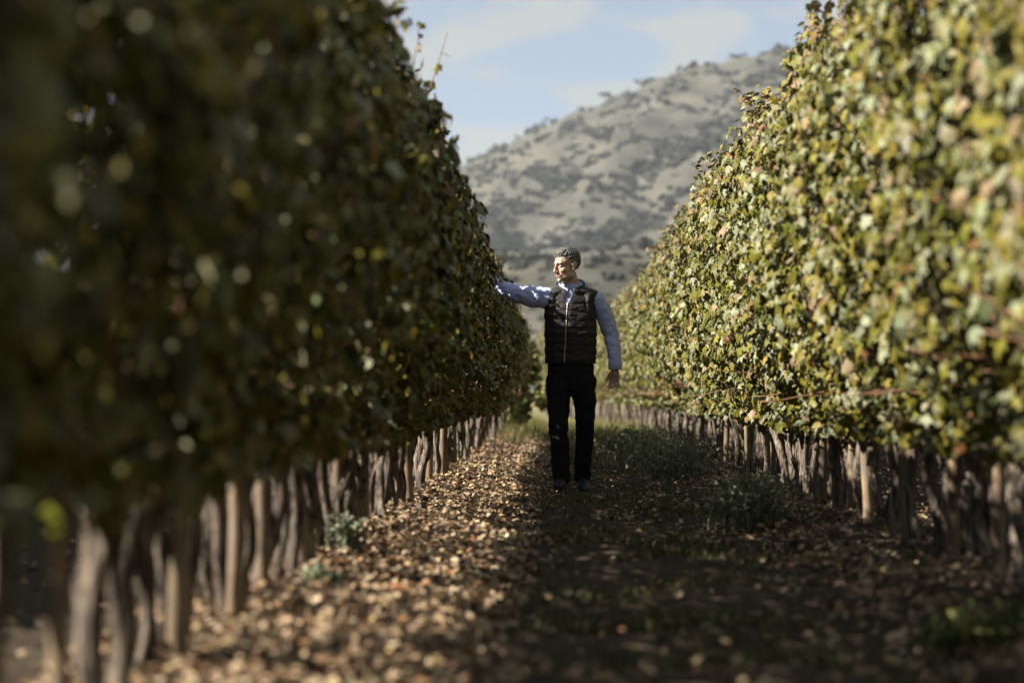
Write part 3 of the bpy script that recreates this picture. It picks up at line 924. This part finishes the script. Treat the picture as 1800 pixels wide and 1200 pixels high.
# --- head frame: built facing -Y, turned towards the shaded row and tipped slightly down
HEAD = Matrix.Translation((-0.030, -0.030, 1.640)) @ Matrix.Rotation(R(-57), 4, 'Z') @ Matrix.Rotation(R(7), 4, 'X') @ Matrix.Rotation(R(-3), 4, 'Y')
HM = np.array(HEAD)
def to_head(V): return V @ HM[:3, :3].T + HM[:3, 3]
def rx(a): return np.array(Matrix.Rotation(R(a), 3, 'X'))
def ry(a): return np.array(Matrix.Rotation(R(a), 3, 'Y'))
def rz(a): return np.array(Matrix.Rotation(R(a), 3, 'Z'))
head = [ell((0, .018, .042), (.074, .094, .083)), ell((0, -.022, .035), (.067, .066, .062)), ell((0, -.020, -.030), (.061, .066, .080)),
        ell((0, -.040, -.078), (.046, .047, .034)), ell((0, -.076, -.097), (.021, .017, .018)), ell((.035, -.02, -.072), (.026, .045, .026), rz(-22)), ell((-.035, -.02, -.072), (.026, .045, .026), rz(22)),
        ell((0, -.073, .026), (.052, .018, .012)), ell((.032, -.071, .025), (.024, .016, .010), rz(-14)), ell((-.032, -.071, .025), (.024, .016, .010), rz(14)),
        ell((.040, -.058, -.026), (.024, .022, .021)), ell((-.040, -.058, -.026), (.024, .022, .021)),
        ell((0, -.092, -.004), (.0095, .017, .028), rx(-24)), ell((0, -.106, -.024), (.0115, .013, .014)), ell((0, -.108, -.030), (.0135, .0125, .0115)),
        ell((.0115, -.097, -.033), (.0085, .011, .0085)), ell((-.0115, -.097, -.033), (.0085, .011, .0085)),
        ell((0, -.070, -.062), (.034, .023, .028)), ell((0, -.0875, -.0575), (.022, .009, .0055)), ell((0, -.085, -.0705), (.020, .0095, .0065))]
for sg in (1, -1):
    head += [ell((sg * .075, .016, .000), (.009, .022, .032), rz(-sg * 18)), ell((sg * .081, .024, .008), (.006, .016, .024), rz(-sg * 28)), ell((sg * .076, .008, -.026), (.007, .010, .012))]
head = [to_head(h) for h in head]
# --- hand: local frame, fingers along -Z, palm facing +Y, thumb to +X
def hand(M, curl=1.0, mirror=1):
    M = np.array(M)
    def tr(c): 
        c = np.array([c[0] * mirror, c[1], c[2]]); return M[:3, :3] @ c + M[:3, 3]
    out = chain([(tr((0, 0, .0)), .027), (tr((.002, .002, -.035)), .024)])
    for fx, fl, w in ((.030, .072, .0088), (.010, .080, .0092), (-.010, .074, .0088), (-.029, .058, .0078)):
        out += chain([(tr((fx * .55, 0, -.012)), .016), (tr((fx, .002, -.082)), .0125)])                     # palm
        p = np.array([fx, .002, -.086]); a = 0.0
        pts = [(tr(p), w * 1.15)]
        for seg, bend in ((.46, .38 * curl), (.31, .62 * curl), (.23, .45 * curl)):
            a += bend
            p = p + np.array([0, math.sin(a), -math.cos(a)]) * fl * seg
            pts.append((tr(p), w * (1.0 if seg > .4 else .92 if seg > .3 else .80)))
        out += chain(pts, .35)
    out += chain([(tr((.018, .004, -.022)), .0165), (tr((.040, .014, -.048)), .0125), (tr((.050, .024, -.074)), .0100), (tr((.050, .034, -.096)), .0080)], .35)
    return out

# shoulder, elbow and wrist of both arms (his right arm reaches sideways into the leaves)
SH_R, EL_R, WR_R = (-.165, .0, 1.405), (-.385, .10, 1.440), (-.600, .20, 1.545)
SH_L, EL_L, WR_L = (.188, .01, 1.395), (.300, .055, 1.135), (.327, -.015, .905)
HAND_L = Matrix.Translation((.327, -.018, .885)) @ Matrix.Rotation(R(6), 4, 'X') @ Matrix.Rotation(R(4), 4, 'Y') @ Matrix.Rotation(R(155), 4, 'Z')
hd = (Vector(WR_R) - Vector(EL_R)).normalized()
qr = (-hd).to_track_quat('Z', 'Y').to_matrix().to_4x4()
HAND_R = Matrix.Translation(Vector(WR_R) + hd * .02) @ qr
body = head + chain([((-.012, .000, 1.575), (.060, .062, .05)), ((0, .012, 1.50), (.066, .066, .05)), ((0, .02, 1.43), (.085, .07, .05))])
body += chain([((0, .01, 1.40), (.14, .085, .07)), ((0, 0, 1.15), (.145, .095, .07)), ((0, 0, .95), (.15, .095, .07))])
body += chain([(SH_R, .05), (EL_R, .042), (WR_R, .029)]) + chain([(SH_L, .05), (EL_L, .042), (WR_L, .029)])
HIP_R, KN_R, AN_R = (-.085, 0, .88), (-.088, -.075, .47), (-.068, -.10, .10)
HIP_L, KN_L, AN_L = (.095, 0, .88), (.108, .010, .47), (.085, .11, .12)
body += chain([(HIP_R, .075), (KN_R, .05), (AN_R, .036)]) + chain([(HIP_L, .075), (KN_L, .05), (AN_L, .036)])
body += hand(HAND_L, 1.0, 1) + hand(HAND_R, .5, 1)
link('body', fuse('body', body, .0042, 3), M_SKIN, man)
# eyes, brows, lips
for sg in (1, -1):
    eb = fuse('eye', [to_head(ell((sg * .030, -.0735, .006), (.0135, .008, .0062)))], .0015, 1)
    e = link('eye', eb, M_EYEW, man)
    link('iris', fuse('iris', [to_head(ell((sg * .030 - .003, -.0800, .006), (.0058, .0028, .0058)))], .0012, 1), M_EYE, e)
    bb = [to_head(ell((sg * (.017 + .028 * t), -.089 + .018 * t * t, .0235 + .006 * math.sin(t * 2.6)), (.0065, .0045, .0036))) for t in np.linspace(0, 1, 8)]
    link('eyebrow', fuse('eyebrow', bb, .0018, 1), M_BROW, man)
lips = [to_head(ell((s * .0065, -.0935 + abs(s) * .0022, -.0585), (.006, .0035, .0035))) for s in np.linspace(-3, 3, 9)] + \
       [to_head(ell((s * .006, -.0915 + abs(s) * .0022, -.0695), (.006, .0038, .0042))) for s in np.linspace(-3, 3, 9)]
link('lip', fuse('lip', lips, .0016, 1), M_LIP, man)
# --- hair: short grey curls
hb = []
for _ in range(1500):
    d = unit(rng.normal(0, 1, 3))
    p = np.array([0, .018, .042]) + d * np.array([.076, .096, .085])
    yy, zz = p[1], p[2]
    low = .072 if yy < -.045 else (.072 - (yy + .045) * 1.15 if yy < .02 else -.003 - (yy - .02) * .75)
    if zz < low + rng.uniform(-.006, .006): continue
    edge = min(1.0, max(0.0, (zz - low) / .03))
    top = max(0, (zz - .05) / .075)
    r = rng.uniform(.0045, .0062) + .0012 * edge + .0026 * top
    hb.append(to_head(ell(p + d * (-.004 + .006 * edge + .009 * top + rng.uniform(-.0025, .003)), r)))
for x_ in np.linspace(-.045, .045, 9):
    for k_ in range(3):
        hb.append(to_head(ell((x_ + rng.normal(0, .003), -.052 - .014 * (1 - (x_ / .05) ** 2) + k_ * .014, .098 + .010 * k_ + rng.normal(0, .003)), rng.uniform(.007, .010))))
link('hair', fuse('hair', hb, .0024, 8), M_HAIR, man)

# --- shirt (sleeves, yoke, tails inside the vest)
sh = chain([((0, .015, 1.425), (.165, .088, .055)), ((0, 0, 1.30), (.175, .112, .07)), ((0, 0, 1.0), (.175, .115, .06))])
sh += chain([((0, .012, 1.50), (.075, .072, .03)), ((0, .015, 1.44), (.12, .085, .04))])
sh += chain([(SH_R, (.080, .078, .082)), ((-.29, .05, 1.422), (.078, .076, .084)), (EL_R, .068), ((-.50, .15, 1.49), .056), (WR_R, .047)])
sh += chain([(SH_L, (.066, .072, .070)), ((.245, .03, 1.30), .068), (EL_L, .060), ((.318, .02, 1.02), .054), ((.327, -.012, .925), .047)])
me = fuse('shirt', sh, .0055, 5)
V = get_v(me); N = get_n(me)
arm = (np.abs(V[:, 0]) > .2)
f = folds(V, (16, 14, 26), .0065, 3.1) * arm
# folds run around the sleeves at the elbow
f += arm * .0022 * np.sin(V[:, 2] * 95 + V[:, 0] * 60 + 3 * np.sin(V[:, 1] * 30)) * np.exp(-((np.linalg.norm(V - np.array(EL_L), axis=1)) / .11) ** 2)
f += arm * .0026 * np.sin(V[:, 0] * 105 + V[:, 2] * 50) * np.exp(-((np.linalg.norm(V - np.array(SH_R) - [-.07, .02, 0], axis=1)) / .12) ** 2)
V = V + N * f[:, None]
lo = (V[:, 0] > .23) & (V[:, 2] < .893)
V[lo, 2] = .893
set_v(me, V)
shirt = link('shirt', me, M_SHIRT, man)
# cuff of the hanging arm
th = np.linspace(0, 2 * math.pi, 20, endpoint=False)
def ring_loft(name, rings, closed=True, smooth=True):
    V = np.concatenate(rings); s = len(rings[0]); k = len(rings)
    i = np.arange(k - 1)[:, None] * s + np.arange(s if closed else s - 1)[None]
    j = np.arange(k - 1)[:, None] * s + (np.arange(s if closed else s - 1)[None] + 1) % s
    return mesh_np(name, V, np.stack([i, j, j + s, i + s], -1).reshape(-1, 4), smooth=smooth)
c0 = np.array([.327, -.012, 0])
cuff = ring_loft('cuff', [np.stack([np.cos(th) * r + c0[0], np.sin(th) * r * .95 + c0[1], np.full(20, z)], -1) for z, r in ((.950, .049), (.948, .0515), (.885, .0495), (.882, .047), (.884, .043), (.905, .041))])
link('cuff', cuff, M_SHIRT, shirt)
# --- collars
def collar(name, mat, parent, r, phi0, zb, zt, thick, lean=(0, 0)):
    ph = np.linspace(phi0, 2 * math.pi - phi0, 40)
    w = (1 - np.cos(ph)) / 2          # 0 front, 1 back
    def ringp(rr, z): return np.stack([np.sin(ph) * rr, -np.cos(ph) * rr * .92 + .012, z], -1)
    zlo = zb[0] + (zb[1] - zb[0]) * w; zhi = zt[0] + (zt[1] - zt[0]) * w ** .6
    rings = [ringp(r[0], zlo), ringp(r[0] + .004, zlo * .6 + zhi * .4), ringp(r[1], zhi - thick * .3), ringp(r[1] - thick * .5, zhi), ringp(r[1] - thick, zhi - thick * .4), ringp(r[0] - thick * 1.2, zlo)]
    me = ring_loft(name, rings, False)
    return link(name, me, mat, parent)
collar('collar', M_SHIRT, shirt, (.090, .088), R(13), (1.405, 1.47), (1.478, 1.545), .008)
# --- vest: fused volume, flat hem, quilted baffles, open V at the throat
vb = chain([((0, .0, 1.00), (.196, .128, .07)), ((0, -.008, 1.15), (.200, .135, .08)), ((0, 0, 1.28), (.196, .130, .07)), ((0, .008, 1.36), (.178, .118, .06)), ((0, .012, 1.405), (.170, .106, .05)), ((0, .015, 1.43), (.160, .095, .055))], .3)
vb += chain([((0, -.001, .93), (.194, .125, .05)), ((0, 0, 1.0), (.197, .128, .05))])
vb += chain([((-.150, .012, 1.425), (.045, .080, .040)), ((-.07, .014, 1.462), (.06, .080, .036)), ((.07, .014, 1.468), (.06, .080, .036)), ((.165, .012, 1.428), (.044, .082, .038))], .25)
for sg in (1, -1):
    vb += chain([((sg * .118, .004, 1.26), (.072, .104, .06)), ((sg * .126, .008, 1.34), (.066, .100, .05)), ((sg * .134, .010, 1.42), (.060, .090, .045))], .25)
me = fuse('vest', vb, .0055, 5)
V = get_v(me); N = get_n(me)
q = np.abs(np.sin(math.pi * (V[:, 2] - .932 + .006 * np.sin(V[:, 0] * 14)) / .062)) ** .6
pan = np.clip(np.abs(V[:, 0] + .030 - .05 * (V[:, 2] - 1.14)) / .016, 0, 1)      # flat strip along the zip
f = .0048 * q * (.35 + .65 * pan) * (1 + folds(V, (9, 9, 15), .7, 2.2)) + folds(V, (18, 18, 34), .0050, 7.7)
V = V + N * f[:, None]
V[:, 2] = np.maximum(V[:, 2], .928)
set_v(me, V)
vx = -.026 + .045 * (V[:, 2] - 1.35)
vee = (V[:, 1] < .0) & (V[:, 2] > 1.345) & (np.abs(V[:, 0] - vx) < (V[:, 2] - 1.345) * .36)
cut(me, ~vee)
vest = link('vest', me, M_VEST, man)
collar('collar', M_VEST, vest, (.108, .106), R(20), (1.405, 1.468), (1.452, 1.560), .014)
Vv = get_v(me)
def vest_front(x, z):
    d = np.hypot(Vv[:, 0] - x, Vv[:, 2] - z); s = d < .012
    return Vv[s, 1].min() if s.any() else -.13
zp = []
for t in np.linspace(0, 1, 60):
    z = 1.372 - .43 * t; x = -.024 - .022 * t
    zp.append(ell((x, vest_front(x, z) - .0005, z), (.0042, .0035, .0055)))
link('zip', fuse('zip', zp, .0022, 1), M_ZIP, vest)
pull = fuse('zip_pull', [ell((-.022, vest_front(-.022, 1.36) - .006, 1.352 - .006 * k), (.005, .003, .006)) for k in range(4)], .0018, 1)
link('zip_pull', pull, M_ZIP, vest)

# --- trousers and shoes
tb = chain([((.002, .005, .93), (.178, .118, .05)), ((.002, .005, .84), (.182, .120, .06)), ((.002, .005, .745), (.165, .108, .05))], .3)
tb += chain([((-.092, .0, .80), (.096, .112, .08)), ((-.090, -.035, .62), (.085, .098, .07)), (KN_R, (.074, .084, .06)), ((-.078, -.088, .28), (.070, .080, .06)), ((-.066, -.10, .085), (.068, .082, .04))], .3)
tb += chain([((.098, .0, .80), (.094, .112, .08)), ((.104, .005, .62), (.084, .098, .07)), (KN_L, (.073, .084, .06)), ((.098, .055, .28), (.066, .078, .06)), ((.086, .105, .095), (.062, .080, .04))], .3)
me = fuse('trousers', tb, .006, 4)
V = get_v(me); N = get_n(me)
f = folds(V, (13, 13, 13), .010, 1.3)
for c, s in (((-.085, -.07, .47), .09), ((.106, .01, .46), .09), ((-.068, -.1, .13), .07), ((.086, .1, .14), .07), ((.0, -.1, .74), .10)):
    f += .0028 * np.sin(V[:, 2] * 120 + V[:, 0] * 35) * np.exp(-(np.linalg.norm(V - np.array(c), axis=1) / s) ** 2)
V = V + N * f[:, None]
V[:, 2] = np.maximum(V[:, 2], .045 + .01 * np.sin(V[:, 0] * 60))
set_v(me, V)
trousers = link('trousers', me, M_TROUSER, man)
for ax, ay, tw, pitch in ((-.066, -.10, -9, 0), (.086, .11, 7, 10)):
    Mx = Matrix.Translation((ax, ay, 0)) @ Matrix.Rotation(R(tw), 4, 'Z') @ Matrix.Rotation(R(pitch), 4, 'X')
    Mm = np.array(Mx)
    sb = chain([((0, .055, .045), (.036, .045, .042)), ((0, -.02, .055), (.039, .05, .050)), ((0, -.10, .040), (.045, .05, .036)), ((.0, -.155, .032), (.040, .042, .028))], .3)
    sb += chain([((0, .02, .06), (.042, .05, .04)), ((0, .02, .12), (.042, .048, .04))], .3)
    shoe = fuse('shoe', sb, .005, 3)
    V = get_v(shoe); V[:, 2] = np.maximum(V[:, 2], .012)
    set_v(shoe, V @ Mm[:3, :3].T + Mm[:3, 3] + [0, 0, .006])
    so = link('shoe', shoe, M_SHOE, man)
    k = 28; tt = np.linspace(0, 2 * math.pi, k, endpoint=False)
    ol = np.stack([np.sin(tt) * (.041 + .006 * np.cos(tt)), -.045 - np.cos(tt) * .150, np.zeros(k)], -1)
    rings = [ol * [.9, .96, 1] + [0, 0, .001], ol + [0, 0, .004], ol * [1.02, 1.01, 1] + [0, 0, .014], ol + [0, 0, .020], ol * [.5, .7, 1] + [0, 0, .021]]
    sole = ring_loft('sole', [r_ @ Mm[:3, :3].T + Mm[:3, 3] + [0, 0, .004] for r_ in rings])
    bm = bmesh.new(); bm.from_mesh(sole); bmesh.ops.holes_fill(bm, edges=[e for e in bm.edges if e.is_boundary], sides=0); bm.to_mesh(sole); bm.free()
    link('sole', sole, M_SHOE, so)


# ------------------------------------------------------------------ haze
bm = bmesh.new()
bmesh.ops.create_cube(bm, size=1.0)
hz = bpy.data.meshes.new('haze'); bm.to_mesh(hz); bm.free()
hv = np.array([v.co[:] for v in hz.vertices])
hv = (hv + .5) * [5600, 3400, 246] + [-2800, -600, -6]
hz.vertices.foreach_set('co', hv.astype(np.float32).ravel())
mh = bpy.data.materials.new('haze_air'); mh.use_nodes = True
mh.node_tree.nodes.clear()
ho = mh.node_tree.nodes.new('ShaderNodeOutputMaterial'); pv = mh.node_tree.nodes.new('ShaderNodeVolumePrincipled')
pv.inputs['Color'].default_value = (0.82, 0.91, 1.0, 1)
pv.inputs['Density'].default_value = 0.00012
pv.inputs['Anisotropy'].default_value = 0.2
mh.node_tree.links.new(pv.outputs['Volume'], ho.inputs['Volume'])
haze = link('haze', hz, mh)
tag(haze, 'thin pale haze in the air in front of the hill', 'haze', kind='stuff')
